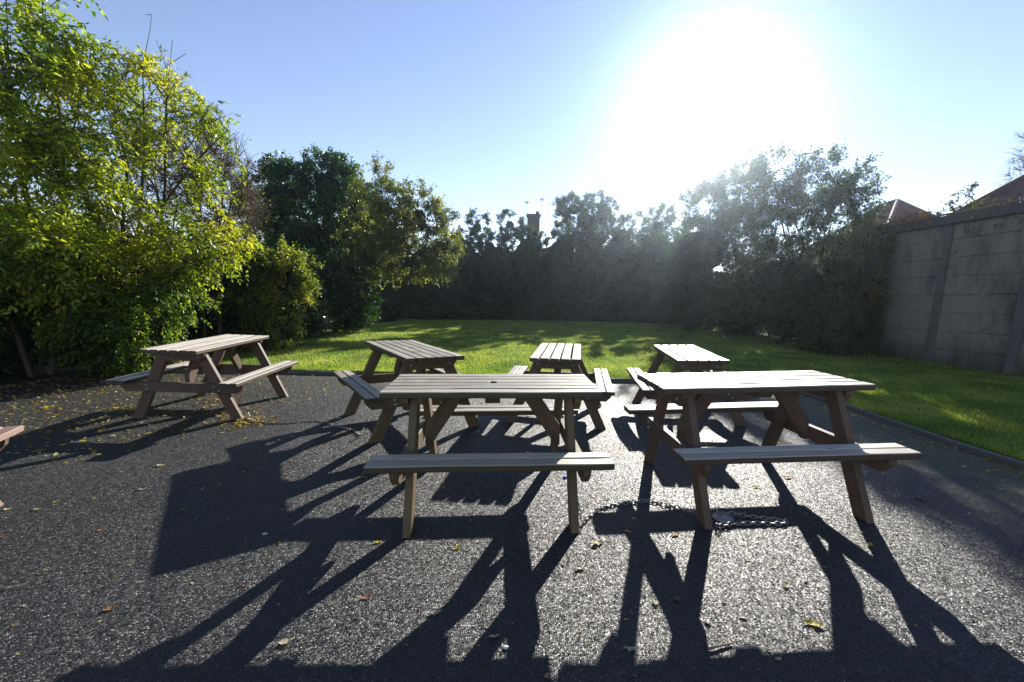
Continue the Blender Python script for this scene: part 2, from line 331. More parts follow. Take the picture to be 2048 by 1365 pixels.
# ------------------------------------------------------------ picnic tables
H = .75
def make_table(L, W, nb, top, leg, groupmat=None, stuff=''):
    root = thing('picnic_table', '', 'picnic table')
    TT = .038; X = L/2; xf = X - XL
    m = MB(); m.r = np.random.default_rng(int(L * 1e4) + nb); gap = .017 if nb == 5 else .012; bw = (W - gap * (nb - 1)) / nb
    for i in range(nb):
        yc = -W/2 + bw/2 + i * (bw + gap)
        if top == 'wood_grey' and i in (2, 3):   # the two boards round the parasol hole
            e = 1 if i == 2 else -1; yi = yc + e * bw/2; yo = yc - e * bw/2; R_ = .024; yh = 0
            arc = [(-R_ * math.cos(a), yi - e * R_ * math.sin(a)) for a in np.linspace(0, PI, 7)]
            poly = [(-X, yi)] + arc + [(X, yi), (X, yo), (-X, yo)]
            m.prism([(x, y, H - TT) for x, y in poly], (0, 0, TT), (1, 0, 0), .0025)
        else: m.plank(-X, X, yc, bw, H, TT, seg=14)
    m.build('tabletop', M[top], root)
    for s in (-1, 1):
        b = MB(); b.r = np.random.default_rng(7 + s + nb); w2 = (BO - BI - .009) / 2
        b.plank(-X, X, s * (BI + w2/2), w2, HB, .038); b.plank(-X, X, s * (BO - w2/2), w2, HB, .038)
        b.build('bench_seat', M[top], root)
    zt = H - TT
    for sx in (-1, 1):
        xo = sx * (xf + .0225)
        for sy in (-1, 1):
            g = MB(); g.r = np.random.default_rng(int(40 + sx * 3 + sy * 7))
            yb, yt, lw = YF, .215, .108
            g.prism([(xo, sy*yb, -.012), (xo, sy*(yb-lw), -.012), (xo, sy*(yt-lw), zt - .0005), (xo, sy*yt, zt - .0005)], (-sx*.045, 0, 0), (0, -sy*(yb-yt), zt), .003)
            g.build('leg', M[leg], root)
        # top bearer and cross beam, outside the legs
        yw = W/2 - .015; xa = sx * (xf + .0235); th = sx * .042
        g = MB(); g.r = np.random.default_rng(70 + sx)
        g.prism([(xa, -yw, zt-.0005), (xa, yw, zt-.0005), (xa, yw-.005, zt-.03), (xa, yw-.055, zt-.088), (xa, -yw+.055, zt-.088), (xa, -yw+.005, zt-.03)], (th, 0, 0), (0, 1, 0), .003)
        be = g.build('top_bearer', M[leg], root)
        g = MB(); g.r = np.random.default_rng(80 + sx); zb = HB - .0385; yw = BO - .012
        g.prism([(xa, -yw, zb), (xa, yw, zb), (xa, yw-.01, zb-.04), (xa, yw-.06, zb-.095), (xa, -yw+.06, zb-.095), (xa, -yw+.01, zb-.04)], (th, 0, 0), (0, 1, 0), .003)
        cb = g.build('cross_beam', M[leg], root)
        for sy in (-1, 1):
            for (par, z, dz) in ((cb, zb - .03, 0), (cb, zb - .07, 0), (be, zt - .045, 0)):
                yc = sy * (YF - .054 + (.215 - YF) * (z / zt)) + (.012 if z > zb - .05 else -.012) * (par is cb)
                p = PM(); x1 = xa + th; p.cyl((x1, yc, z), (x1 + sx*.007, yc, z), .0085, 8); p.cyl((x1, yc, z), (x1 + sx*.002, yc, z), .013, 10)
                p.build('bolt', M['steel'], par)
        # diagonal brace to the middle batten
        g = MB(); g.r = np.random.default_rng(90 + sx); x0 = sx * (xf - .024)
        z0 = .325; xt = sx * .27; wv = .115
        g.prism([(x0, -.0225, z0), (x0, -.0225, z0 + wv*1.18), (xt, -.0225, zt - .0005), (xt - sx*.115, -.0225, zt - .0005), (x0 - sx*.03, -.0225, z0)], (0, .045, 0), (x0 - xt, 0, z0 - zt), .003)
        g.build('brace', M[leg], root)
    g = MB(); g.prism([(-.045, -W/2+.02, zt-.0005), (-.045, W/2-.02, zt-.0005), (-.045, W/2-.06, zt-.045), (-.045, -W/2+.06, zt-.045)], (.09, 0, 0), (0, 1, 0), .003)
    g.build('middle_batten', M[leg], root)
    return root
def place(root, X, Y, th, z, tx, ty):
    n = Vector((-tx, -ty, 1)).normalized(); q = Vector((0, 0, 1)).rotation_difference(n).to_matrix().to_4x4()
    root.matrix_world = Matrix.Translation((X, Y, z)) @ q @ Matrix.Rotation(th, 4, 'Z')
LBL = {
 'A': 'pale wooden picnic table at far left beside the yellow green trees',
 'F1': 'grey brown wooden picnic table in the front row, nearest the middle of the photo',
 'F2': 'pale topped picnic table in the front row on the right',
 'B': 'grey brown picnic table at an angle behind the left end of the front middle one',
 'C': 'white looking sunlit picnic table end on behind the middle front table',
 'D': 'white looking sunlit picnic table behind the right front table, nearest the right kerb',
}
for kx, t in TAB.items():
    r_ = make_table(t[6], t[7], t[8], t[9], t[10]); place(r_, *t[:6]); tag(r_, LBL[kx], group='wooden picnic tables on the asphalt')
r_ = make_table(1.30, .54, 5, 'wood_pink', 'wood_red')
place(r_, -3.37, 1.66, 2.05, 0, 0, 0); tag(r_, 'pinkish brown picnic table with only a seat end showing at the left edge', group='wooden picnic tables on the asphalt')

# ------------------------------------------------------------ foliage machinery
def unit(v): return v / (np.linalg.norm(v, axis=-1, keepdims=True) + 1e-9)
def leaves(P, axis, nrm, L, W, fold=.25, fine=True):
    """leaf blades; P base, axis along, nrm normal. returns V,F"""
    n = len(P); axis = unit(axis); side = unit(np.cross(axis, nrm)); up = np.cross(side, axis)
    L = L[:, None]; W = W[:, None]
    if fine:
        z = fold * W
        pts = [P, P + axis*L*.33 + side*W*.5 + up*z, P + axis*L*.72 + side*W*.38 + up*z*.7 - up*L*.05, P + axis*L - up*L*.12,
               P + axis*L*.72 - side*W*.38 + up*z*.7 - up*L*.05, P + axis*L*.33 - side*W*.5 + up*z]
        V = np.stack(pts, 1).reshape(-1, 3); b = (np.arange(n) * 6)[:, None]
        return V, np.concatenate([b + [0, 1, 2, 3], b + [0, 3, 4, 5]])
    pts = [P, P + axis*L*.5 + side*W*.5 + up*W*fold, P + axis*L, P + axis*L*.5 - side*W*.5 + up*W*fold]
    return np.stack(pts, 1).reshape(-1, 3), (np.arange(n) * 4)[:, None] + [0, 1, 2, 3]
def tubes(A, B, ra, rb, n=5):
    d = unit(B - A); ref = np.where(np.abs(d[:, 2:3]) < .9, [[0, 0, 1.]], [[1., 0, 0]]); a = unit(np.cross(d, ref)); b = np.cross(d, a)
    t = np.arange(n) / n * 2 * PI; ct, st_ = np.cos(t)[None, :, None], np.sin(t)[None, :, None]
    ring = a[:, None] * ct + b[:, None] * st_
    V = np.concatenate([A[:, None] + ring * ra[:, None, None], B[:, None] + ring * rb[:, None, None]], 1).reshape(-1, 3)
    i = np.arange(n); j = (i + 1) % n; q = np.stack([i, j, j + n, i + n], 1)
    return V, ((np.arange(len(A)) * 2 * n)[:, None, None] + q[None]).reshape(-1, 4)
def lobe_points(lobes, rng, shell=.45):
    out = []; dr = []
    for (c, r, n) in lobes:
        v = unit(rng.normal(size=(n, 3))); f = rng.uniform(shell**2, 1, n)**.5; f *= rng.uniform(.85, 1.12, n)
        out.append(c + v * f[:, None] * r); dr.append(unit(v / r))
    return np.concatenate(out), np.concatenate(dr)
def skeleton(stems, T, rng, step=.35, k=.3, bow=.08):
    pos = []; par = []; path = []
    for st in stems:
        for i, p in enumerate(st):
            pos.append(p); par.append(-1 if i == 0 else len(pos) - 2)
            path.append(0 if i == 0 else path[-1] + np.linalg.norm(np.subtract(p, st[i-1])))
    nmax = len(pos) + len(T) * 14; PA = np.zeros((nmax, 3)); PL = np.zeros(nmax); m = len(pos); PA[:m] = pos; PL[:m] = path
    base = np.array(stems[0][0]); order = np.argsort(np.linalg.norm(T - base, axis=1)); tips = np.zeros(len(T), int)
    for ti in order:
        t = T[ti]; d = np.linalg.norm(PA[:m] - t, axis=1); c = d + k * PL[:m] + .6 * np.clip(PA[:m, 2] - t[2], 0, 9)
        j = int(np.argmin(c)); a = PA[j]; Ld = d[j]; ns = min(12, max(1, int(Ld / step))); prev = j
        off = rng.normal(0, bow * Ld, 3); off[2] = abs(off[2]) * .6
        for s in range(1, ns + 1):
            f = s / ns; p = a + (t - a) * f + off * math.sin(PI * f) * .8 + (rng.normal(0, .02 * step, 3) if s < ns else 0)
            PA[m] = p; PL[m] = PL[prev] + np.linalg.norm(p - PA[prev]); par.append(prev); prev = m; m += 1
        tips[ti] = prev
    par = np.array(par); cnt = np.zeros(m); cnt[tips] += 1
    for i in range(m - 1, -1, -1):
        if par[i] >= 0: cnt[par[i]] += cnt[i]
    return PA[:m], par, np.maximum(cnt, .6), tips

def tree(name, label, cat, base, stems, lobes, mleaf, mbark, seed, leaf=(.06, .03), per=40, kind='simple', rc=.3, tw=4, group=None,
         rbase=None, tip_r=.004, core=None, fine=True, shell=.45, droop=.3, leafdens=1.0, twig_r=.002, upright=.3, crown_name='crown', extra=None, step=.35, core_z=99):
    rng = np.random.default_rng(seed); T, D = lobe_points(lobes, rng, shell)
    ok = T[:, 2] > .12; T, D = T[ok], D[ok]
    P, par, cnt, tips = skeleton(stems, T, rng, step)
    root = thing(name, label, cat, tuple(base), group); B0 = np.array(base)
    R = tip_r * cnt**.46
    i = np.where(par >= 0)[0]; ra, rb = R[par[i]], R[i]; ra = np.minimum(ra, rb * 1.25 + .002)
    V, F = tubes(P[par[i]], P[i], ra, rb, 6); pm = PM(); pm.add(V - B0, F)
    # twigs
    n = len(T) * tw; c = np.repeat(T, tw, 0); d = unit(np.repeat(D, tw, 0) * .7 + rng.normal(0, .7, (n, 3)) + [0, 0, upright])
    ln = rng.uniform(.5, 1.2, n) * rc; mid = c + d * ln[:, None] * .5 + rng.normal(0, .06, (n, 3)) * ln[:, None]
    end = c + d * ln[:, None] + [0, 0, -1] * (droop * ln * .4)[:, None]
    for a, b, r0, r1 in ((c, mid, 1.5, 1.1), (mid, end, 1.1, .6)):
        V, F = tubes(a, b, np.full(n, twig_r * r0), np.full(n, twig_r * r1), 3); pm.add(V - B0, F)
    if extra is not None:
        for (a, b, r0, r1) in extra: pm.cyl(np.array(a) - B0, np.array(b) - B0, r0, 5, r1)
    pm.build('trunk', mbark, root)
    cm = PM()
    nl = int(n * per / tw * leafdens * (2.2 if core else 1.25))
    if nl:
        ti = rng.integers(0, n, nl); f = rng.uniform(.1, 1.05, nl)[:, None]
        q = np.where(f < .5, c[ti] + (mid[ti] - c[ti]) * f * 2, mid[ti] + (end[ti] - mid[ti]) * (f * 2 - 1))
        if kind == 'pinnate':
            ra_ = unit(d[ti] * .5 + rng.normal(0, .7, (nl, 3)) + [0, 0, -.25]); RL = rng.uniform(.6, 1.1, nl) * leaf[0] * 3.1
            nr = unit(rng.normal(0, .35, (nl, 3)) + [0, 0, 1.]); sd = unit(np.cross(ra_, nr))
            for kf in (.3, .55, .8, 1.0):
                for s in ((-1, 1) if kf < 1 else (0,)):
                    pp = q + ra_ * (RL * kf)[:, None] - [0, 0, 1] * (RL * kf**2 * .35)[:, None]
                    ax = unit(ra_ * (.55 if s else 1) + sd * s + rng.normal(0, .25, (nl, 3)) + [0, 0, -droop])
                    lL = leaf[0] * rng.uniform(.7, 1.15, nl); V, F = leaves(pp, ax, nr + rng.normal(0, .3, (nl, 3)), lL, lL * leaf[1] / leaf[0], .2, fine)
                    cm.add(V - B0, F)
        else:
            q = q + rng.normal(0, rc * .1, (nl, 3)); ax = unit(d[ti] * .6 + rng.normal(0, .8, (nl, 3)) + [0, 0, -droop])
            nr = unit(rng.normal(0, .6, (nl, 3)) + [0, 0, .8]); lL = leaf[0] * rng.uniform(.6, 1.25, nl)
            V, F = leaves(q, ax, nr, lL, lL * leaf[1] / leaf[0] * rng.uniform(.8, 1.2, nl), .2, fine); cm.add(V - B0, F)
        cm.build(crown_name, mleaf, root)
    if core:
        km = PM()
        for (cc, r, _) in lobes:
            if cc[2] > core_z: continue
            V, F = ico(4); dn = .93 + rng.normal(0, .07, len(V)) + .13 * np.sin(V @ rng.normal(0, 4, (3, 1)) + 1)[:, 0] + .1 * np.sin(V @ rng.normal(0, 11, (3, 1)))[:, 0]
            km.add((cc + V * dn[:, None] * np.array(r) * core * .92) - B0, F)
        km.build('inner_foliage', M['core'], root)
    return root
_ico = {}
def ico(s):
    if s not in _ico:
        b = bmesh.new(); bmesh.ops.create_icosphere(b, subdivisions=s, radius=1); b.verts.ensure_lookup_table()
        _ico[s] = (np.array([v.co[:] for v in b.verts]), np.array([[v.index for v in f.verts] for f in b.faces])); b.free()
    return _ico[s]
def lobe(px, py, Y, rpx, rpy, rd, n):
    c = at(px, py, Y); return (c, np.array([rpx * Y / FPX, rd, rpy * Y / FPX]), n)
def stem(*pts): # pts: (px,py,Y)
    P = [at(*p) for p in pts]; out = [P[0]]
    for a, b in zip(P[:-1], P[1:]):
        k = max(1, int(np.linalg.norm(b - a) / .3))
        out += [a + (b - a) * i / k for i in range(1, k + 1)]
    return out
def gnd(px, Y, z=0):
    p = at(px, 600, Y); return np.array([p[0], Y, z])
def stemg(px, Y, *pts):
    g_ = gnd(px, Y, -.05); P = [g_] + [at(*p) for p in pts]; out = [P[0]]
    for a, b in zip(P[:-1], P[1:]):
        k = max(1, int(np.linalg.norm(b - a) / .3)); out += [a + (b - a) * i / k for i in range(1, k + 1)]
    return out
def L(*a): return lobe(*a)
# big yellow green ash at far left
g1 = gnd(70, 6.3, 0)
tree('ash_tree', 'tall yellow green ash tree at the left edge reaching above the picture', 'tree', gnd(60, 6.3),
     [stemg(60, 6.3, (62, 450, 6.3), (20, 200, 6.2), (10, -60, 6.2)), stemg(80, 6.3, (128, 420, 6.4), (122, 250, 6.5), (90, 20, 6.4)), stemg(40, 6.1, (-60, 400, 5.9), (-120, 100, 5.9))],
     [L(30, 90, 6.2, 85, 115, .9, 36), L(95, 205, 6.3, 95, 105, .9, 46), L(30, 300, 6.0, 120, 120, .9, 48), L(150, 330, 6.2, 75, 70, .6, 18), L(-60, 160, 5.9, 90, 150, .9, 28),
      L(50, 480, 5.8, 130, 75, .8, 62), L(-30, 530, 5.6, 110, 80, .8, 40), L(120, 540, 5.9, 75, 60, .6, 36), L(70, -20, 6.3, 80, 60, .7, 10), L(110, 90, 6.3, 45, 45, .5, 8)],
     M['leaf_ash'], M['bark'], 11, leaf=(.082, .040), per=8.5, kind='pinnate', rc=.27, tw=4, droop=.45, tip_r=.0045, twig_r=.0022,
     extra=[(at(85, 60, 6.4), at(84, -40, 6.4), .006, .003)])
tree('ash_tree', 'multi stemmed ash tree with thin bare leaders poking above its crown', 'tree', gnd(300, 7.4),
     [stemg(250, 7.4, (245, 450, 7.4), (255, 330, 7.5), (215, 180, 7.5)), stemg(270, 7.4, (330, 380, 7.5), (333, 200, 7.5), (345, 80, 7.5)),
      stemg(300, 7.5, (305, 440, 7.5), (385, 330, 7.5), (455, 260, 7.4)), stemg(240, 7.4, (290, 300, 7.6), (285, 135, 7.5), (300, 60, 7.5), (303, 30, 7.5))],
     [L(230, 170, 7.4, 65, 65, .7, 26), L(300, 190, 7.5, 70, 60, .7, 26), L(210, 290, 7.2, 70, 80, .7, 22), L(375, 270, 7.5, 60, 55, .6, 16), L(435, 265, 7.4, 32, 32, .4, 10),
      L(350, 370, 7.3, 90, 60, .8, 18), L(250, 450, 7.1, 90, 50, .7, 20), L(400, 480, 7.1, 95, 55, .7, 52), L(300, 540, 6.9, 95, 50, .6, 44), L(435, 480, 7.2, 40, 30, .4, 14)],
     M['leaf_ash2'], M['bark'], 12, leaf=(.072, .032), per=8, kind='pinnate', rc=.27, tw=5, droop=.4, tip_r=.005, twig_r=.0026,
     extra=[(at(336, 130, 7.5), at(372, 108, 7.5), .006, .004), (at(335, 140, 7.5), at(312, 80, 7.5), .005, .003), (at(303, 30, 7.5), at(291, 30, 7.5), .004, .004)])
tree('overhanging_shrub', 'dark green shrub with drooping leafy boughs behind the far left table', 'shrub', gnd(240, 6.9),
     [stemg(240, 6.9, (240, 640, 6.9), (230, 560, 6.8))],
     [L(170, 630, 6.2, 60, 40, .5, 34), L(270, 640, 6.3, 75, 45, .5, 44), L(250, 700, 6.4, 90, 32, .4, 40), L(340, 590, 6.7, 50, 40, .5, 24), L(140, 670, 6.2, 35, 30, .3, 16), L(30, 610, 6.0, 70, 30, .4, 20)],
     M['leaf_low'], M['bark_dark'], 13, leaf=(.062, .027), per=11, kind='pinnate', rc=.28, tw=4, droop=.7, tip_r=.004)
tree('bare_bush', 'bare brown twiggy bush between the ash tree and the dark evergreens', 'bush', gnd(420, 9.0),
     [stemg(400, 9.0, (405, 480, 9.0), (390, 330, 9.0)), stemg(430, 9.0, (440, 460, 9.0), (450, 330, 9.1)), stemg(340, 8.8, (320, 420, 8.9), (300, 300, 8.9))],
     [L(430, 370, 9.0, 75, 95, .8, 150), L(330, 330, 8.9, 75, 95, .7, 120), L(465, 420, 9.0, 45, 60, .6, 60), L(180, 420, 8.6, 100, 60, .6, 70)],
     M['leaf_olive'], M['twig'], 14, leaf=(.045, .02), per=5, rc=.42, tw=9, droop=.1, tip_r=.004, twig_r=.0042, upright=.5)
# left boundary thicket that keeps the bottom dark
def mass(name, label, cat, base, lobes, mat, seed, leaf, per, core=.78, rc=.25, bark='bark_dark', group=None, **kw):
    b = np.array(base, float); c = lobes[0][0]
    st = [[b - [0, 0, .1], b + (np.array([c[0], c[1], c[2]]) - b) * .5, np.array(c)]]
    return tree(name, label, cat, b, st, lobes, mat, M[bark], seed, leaf=leaf, per=per, core=core, rc=rc, group=group, shell=kw.pop('shell', .72), **kw)
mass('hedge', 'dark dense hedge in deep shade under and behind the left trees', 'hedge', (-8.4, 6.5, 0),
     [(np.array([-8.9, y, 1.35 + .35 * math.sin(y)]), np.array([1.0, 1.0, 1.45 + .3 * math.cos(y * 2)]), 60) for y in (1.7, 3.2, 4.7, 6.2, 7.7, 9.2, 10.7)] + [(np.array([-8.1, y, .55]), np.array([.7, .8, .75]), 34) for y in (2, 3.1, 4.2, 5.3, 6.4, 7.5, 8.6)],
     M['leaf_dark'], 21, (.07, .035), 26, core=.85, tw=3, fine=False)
mass('laurel_bush', 'low dark laurel bush behind the far end of the far left table', 'bush', gnd(430, 9.2),
     [L(420, 600, 9.4, 90, 75, .8, 80), L(390, 520, 9.6, 90, 60, .8, 60), L(500, 650, 9.8, 55, 45, .6, 46)],
     M['leaf_laurel'], 22, (.085, .036), 34, core=.8, rc=.22, tw=4)
tree('yellow_bush', 'rounded olive yellow bush left of the dark evergreens, in front of them', 'bush', gnd(550, 9.3),
     [stemg(560, 9.3, (560, 610, 9.3), (550, 540, 9.3)), stemg(530, 9.2, (500, 600, 9.2), (500, 540, 9.2))],
     [L(550, 532, 9.3, 64, 40, .7, 85), L(595, 565, 9.4, 30, 28, .5, 26), L(505, 590, 9.2, 55, 50, .6, 60), L(470, 510, 9.0, 42, 45, .5, 40), L(560, 600, 9.3, 60, 45, .6, 60), L(540, 660, 9.3, 60, 36, .5, 50)],
     M['leaf_bush'], M['bark_dark'], 23, leaf=(.06, .028), per=38, rc=.25, tw=5, core=.62, droop=.3)
mass('laurel_bush', 'glossy laurel bush glinting in the sun at the left end of the lawn', 'bush', gnd(660, 13.5),
     [L(600, 640, 12.4, 62, 48, .7, 62), L(690, 600, 14.0, 62, 62, .8, 80), L(655, 545, 14.0, 55, 45, .7, 50), L(710, 640, 14.2, 35, 26, .5, 30), L(545, 670, 11.0, 40, 22, .4, 26)],
     M['leaf_laurel'], 24, (.10, .042), 44, core=.7, rc=.3, tw=4, fine=False)
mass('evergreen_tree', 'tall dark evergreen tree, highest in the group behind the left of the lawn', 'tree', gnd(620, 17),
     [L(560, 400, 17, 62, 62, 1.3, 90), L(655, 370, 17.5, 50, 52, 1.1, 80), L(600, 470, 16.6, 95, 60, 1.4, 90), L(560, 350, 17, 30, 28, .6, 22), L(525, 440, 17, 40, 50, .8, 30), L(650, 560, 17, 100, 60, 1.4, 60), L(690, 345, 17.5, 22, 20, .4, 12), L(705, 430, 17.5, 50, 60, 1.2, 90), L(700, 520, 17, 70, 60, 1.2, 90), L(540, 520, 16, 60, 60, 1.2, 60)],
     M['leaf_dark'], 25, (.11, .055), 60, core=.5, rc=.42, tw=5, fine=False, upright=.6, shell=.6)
mass('olive_tree', 'rounded brown and olive tree overhanging the lawn right of the tall dark evergreen', 'tree', gnd(720, 16),
     [L(760, 420, 15.5, 66, 75, 1.1, 120), L(830, 440, 15.5, 70, 62, 1.1, 120), L(880, 500, 15.5, 45, 48, .8, 60), L(740, 510, 15.5, 62, 60, 1.0, 80), L(820, 525, 15.5, 72, 38, .8, 70)],
     M['leaf_olive'], 26, (.085, .045), 44, core=.34, rc=.33, tw=7, fine=False, bark='twig', twig_r=.0045, shell=.6)
mass('shrub', 'small dark round shrub on the lawn under the olive tree', 'shrub', gnd(770, 21), [L(770, 626, 21, 36, 26, .6, 50)],
     M['leaf_bay'], 27, (.07, .035), 30, fine=False, core=.8)
mass('evergreen_bush', 'dark evergreen bushes filling the corner under the olive tree', 'bush', gnd(820, 26),
     [L(800, 595, 25, 70, 55, 1.3, 80), L(880, 595, 26, 70, 60, 1.3, 80), L(870, 535, 26.5, 70, 50, 1.3, 70), L(780, 540, 25, 60, 50, 1.3, 60), L(740, 480, 24, 60, 60, 1.3, 60), L(840, 632, 24, 60, 24, .9, 50), L(920, 632, 25, 50, 24, .9, 40)], M['leaf_dark'], 28, (.12, .06), 30, fine=False, core=.85, rc=.35)
# hedge closing the lawn
hl = [L(px, 555, 28.5, 46, 92, 1.5, 120) for px in range(930, 1420, 62)] + [L(px, 606, 28.1, 44, 42, 1.3, 55) for px in range(930, 1420, 50)] + [L(px, 630, 27.4, 40, 22, 1.0, 34) for px in range(960, 1420, 46)]
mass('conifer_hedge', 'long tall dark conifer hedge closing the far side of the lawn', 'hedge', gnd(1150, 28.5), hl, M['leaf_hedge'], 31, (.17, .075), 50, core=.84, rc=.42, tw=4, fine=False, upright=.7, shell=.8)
mass('hedge_top_tree', 'small tree top showing over the conifer hedge left of the chimney', 'tree', gnd(960, 30),
     [L(955, 455, 30, 24, 34, .8, 34), L(1020, 450, 30, 26, 24, .8, 34)], M['leaf_hedge'], 32, (.15, .06), 40, core=.3, rc=.35, fine=False, upright=.9)
mass('leafy_tree', 'spiky leafed tree rising above the hedge right of the chimney', 'tree', gnd(1175, 27),
     [L(1175, 445, 27, 62, 52, 1.5, 120), L(1150, 420, 27, 40, 28, .9, 34), L(1240, 480, 26.6, 55, 55, 1.3, 60), L(1230, 560, 26.4, 60, 60, 1.2, 40)], M['leaf_bay'], 33, (.17, .055), 46, core=.35, rc=.45, fine=False, upright=1.0, shell=.55)
mass('leafy_tree', 'smaller loose tree above the hedge between the spiky tree and the big right tree', 'tree', gnd(1310, 25),
     [L(1315, 455, 25, 34, 38, 1, 50), L(1330, 520, 25, 50, 50, 1, 60)], M['leaf_bay'], 34, (.15, .055), 38, core=.3, rc=.4, fine=False, upright=.8, shell=.5)
mass('holly_tree', 'left of the two big grey green trees by the wall, rising under the sun', 'tree', gnd(1420, 20),
     [L(1420, 420, 20, 55, 50, 1.2, 80), L(1480, 380, 19.8, 50, 50, 1.2, 70), L(1400, 500, 20, 75, 65, 1.4, 90), L(1480, 470, 19.8, 70, 70, 1.4, 90), L(1440, 585, 19.6, 100, 75, 1.4, 120), L(1360, 585, 20.4, 60, 66, 1.4, 70), L(1400, 636, 18.8, 60, 26, .8, 50), L(1480, 640, 18, 50, 26, .8, 44)],
     M['leaf_bay'], 35, (.13, .055), 38, core_z=4.2, core=.62, rc=.42, tw=5, fine=False, upright=.7, shell=.5)
mass('holly_tree', 'tallest grey green tree in front of the small tiled roof, right of the sun', 'tree', gnd(1620, 14.5),
     [L(1550, 370, 14.8, 62, 55, 1.0, 56), L(1640, 370, 14.5, 70, 52, 1.0, 56), L(1715, 375, 14.3, 45, 40, .7, 40), L(1590, 450, 14.6, 110, 75, 1.3, 105), L(1690, 450, 14.3, 75, 70, .9, 64), L(1540, 480, 14.8, 80, 80, 1.0, 90), L(1570, 570, 14.4, 120, 75, 1.3, 120), L(1680, 560, 13.9, 60, 70, .9, 60)],
     M['leaf_bay'], 36, (.10, .045), 34, core_z=2.9, core=.62, rc=.42, tw=5, fine=False, upright=.8, shell=.5)
mass('bramble', 'tangled low bramble growing out from the foot of the big trees on to the lawn', 'bush', gnd(1550, 13.5),
     [L(1480, 632, 16, 70, 38, .8, 60), L(1590, 640, 13.6, 75, 50, .8, 80), L(1660, 670, 11.6, 55, 45, .6, 60)], M['leaf_ivy'], 37, (.065, .035), 34, core=.75, rc=.35, tw=6, fine=False, twig_r=.003)
mass('ivy', 'shaggy ivy smothering the far end of the concrete wall', 'ivy', at(1700, 700, 10.9) * [1, 1, 0],
     [(at(1722, 560, 10.9), np.array([.55, .5, 1.35]), 90), (at(1705, 640, 10.7), np.array([.6, .5, .9]), 80), (at(1738, 490, 10.9), np.array([.3, .3, .5]), 30), (at(1668, 680, 10.6), np.array([.5, .4, .5]), 36)],
     M['leaf_ivy'], 38, (.06, .045), 36, core=.7, rc=.25, tw=5, droop=.6, upright=0)
mass('hedge', 'dark hedge filling in behind and below the big grey green trees', 'hedge', gnd(1580, 18),
     [L(px, 615, 18, 60, 62, 1.2, 70) for px in (1480, 1560, 1640, 1710)], M['leaf_dark'], 41, (.12, .06), 34, core=.85, rc=.35, fine=False)
tree('bare_tree', 'leafless tree at the right edge above the tiled roof', 'tree', (17.4, 15.2, 0),
     [[np.array([17.4 + z * .02, 15.2, z]) for z in (0, 2, 3.5, 5, 6.2, 7)]], [(np.array([17.75, 15.2, 6.1]), np.array([1.05, 1.0, 1.5]), 160)],
     M['leaf_olive'], M['twig'], 39, leaf=(.05, .02), per=0, rc=.5, tw=9, tip_r=.003, twig_r=.0035, upright=.6)

# ------------------------------------------------------------ concrete wall
def wallmat():
    k = N('weathered concrete wall'); oc = k.n('NewGeometry').outputs['Position']
    mp = k.n('Mapping', {'Vector': oc, 'Scale': (1, 1, .35)}).outputs[0]
    n1 = k.noise(mp, 1.3, 5, .65); n2 = k.noise(oc, 14, 5, .65); n3 = k.noise(mp, 3.2, 5, .7)
    c = k.mix(n2, (.16, .145, .12), (.28, .255, .21))
    c = k.mix(k.ramp(n1, [(.46, G(0)), (.60, G(.7))]), c, (.06, .052, .040))
    c = k.mix(k.ramp(n3, [(.60, G(0)), (.72, G(.7))]), c, (.05, .055, .035))
    sx = k.n('SeparateXYZ', {0: oc}).outputs
    low = k.n('MapRange', {'Value': k.n('Math', {0: sx[2], 1: n3}, operation='SUBTRACT').outputs[0], 'From Min': -.5, 'From Max': .25, 'To Min': .85, 'To Max': 0}).outputs[0]
    c = k.mix(low, c, (.04, .05, .03))
    b = k.n('Bump', {'Height': n2, 'Strength': .5, 'Distance': .01}).outputs[0]
    return k.done(k.n('BsdfPrincipled', {'Base Color': c, 'Roughness': .9, 'Normal': b, 'Specular IOR Level': .2}).outputs[0])
WM = wallmat(); PO = simple('mossy concrete post', (.10, .10, .085), .9, 0, .5, 15, .4); COP = simple('dark stained coping', (.07, .06, .055), .8, 0, .4, 12, .3)
A_ = np.array([9.10, 11.05]); B_ = np.array([9.55, 7.3]); dw = (B_ - A_) / np.linalg.norm(B_ - A_); nw = np.array([dw[1], -dw[0]])
if nw[0] > 0: nw = -nw
bay = 1.5; wall = thing('concrete_wall', 'tall weathered concrete panel wall with dark coping on the right', 'wall', (9.3, 9, 0))
wo_ = np.array([9.3, 9, 0])
def wbox(m, s0, s1, t0, t1, z0, z1, bev=.008):
    p = [A_ + dw * s0 + nw * t0, A_ + dw * s1 + nw * t0, A_ + dw * s1 + nw * t1, A_ + dw * s0 + nw * t1]
    m.prism([(a[0] - 9.3, a[1] - 9, z0) for a in p], (0, 0, z1 - z0), (dw[0], dw[1], 0), bev)
WH = 3.12
for i in range(8):
    m = MB(); wbox(m, i * bay - .075, i * bay + .075, -.03, .075, -.1, WH - .03); m.build('post', PO, wall)
    if i < 7:
        m = MB(); r5 = np.random.default_rng(i)
        for j in range(8):
            o_ = r5.normal(0, .006); wbox(m, i * bay + .02, (i + 1) * bay - .02, -.02, .02 + o_, j * .4 + .0003 + (.0 if j else -.1), j * .4 + .3997, .014)
        m.build('panel', WM, wall)
    m = MB(); wbox(m, (i - .5) * bay + .003 if i else -.12, (i + .5) * bay - .003, -.09, .13, WH + .003, WH + .20, .015); m.build('coping', COP, wall)
m = PM(); rg = np.random.default_rng(8)
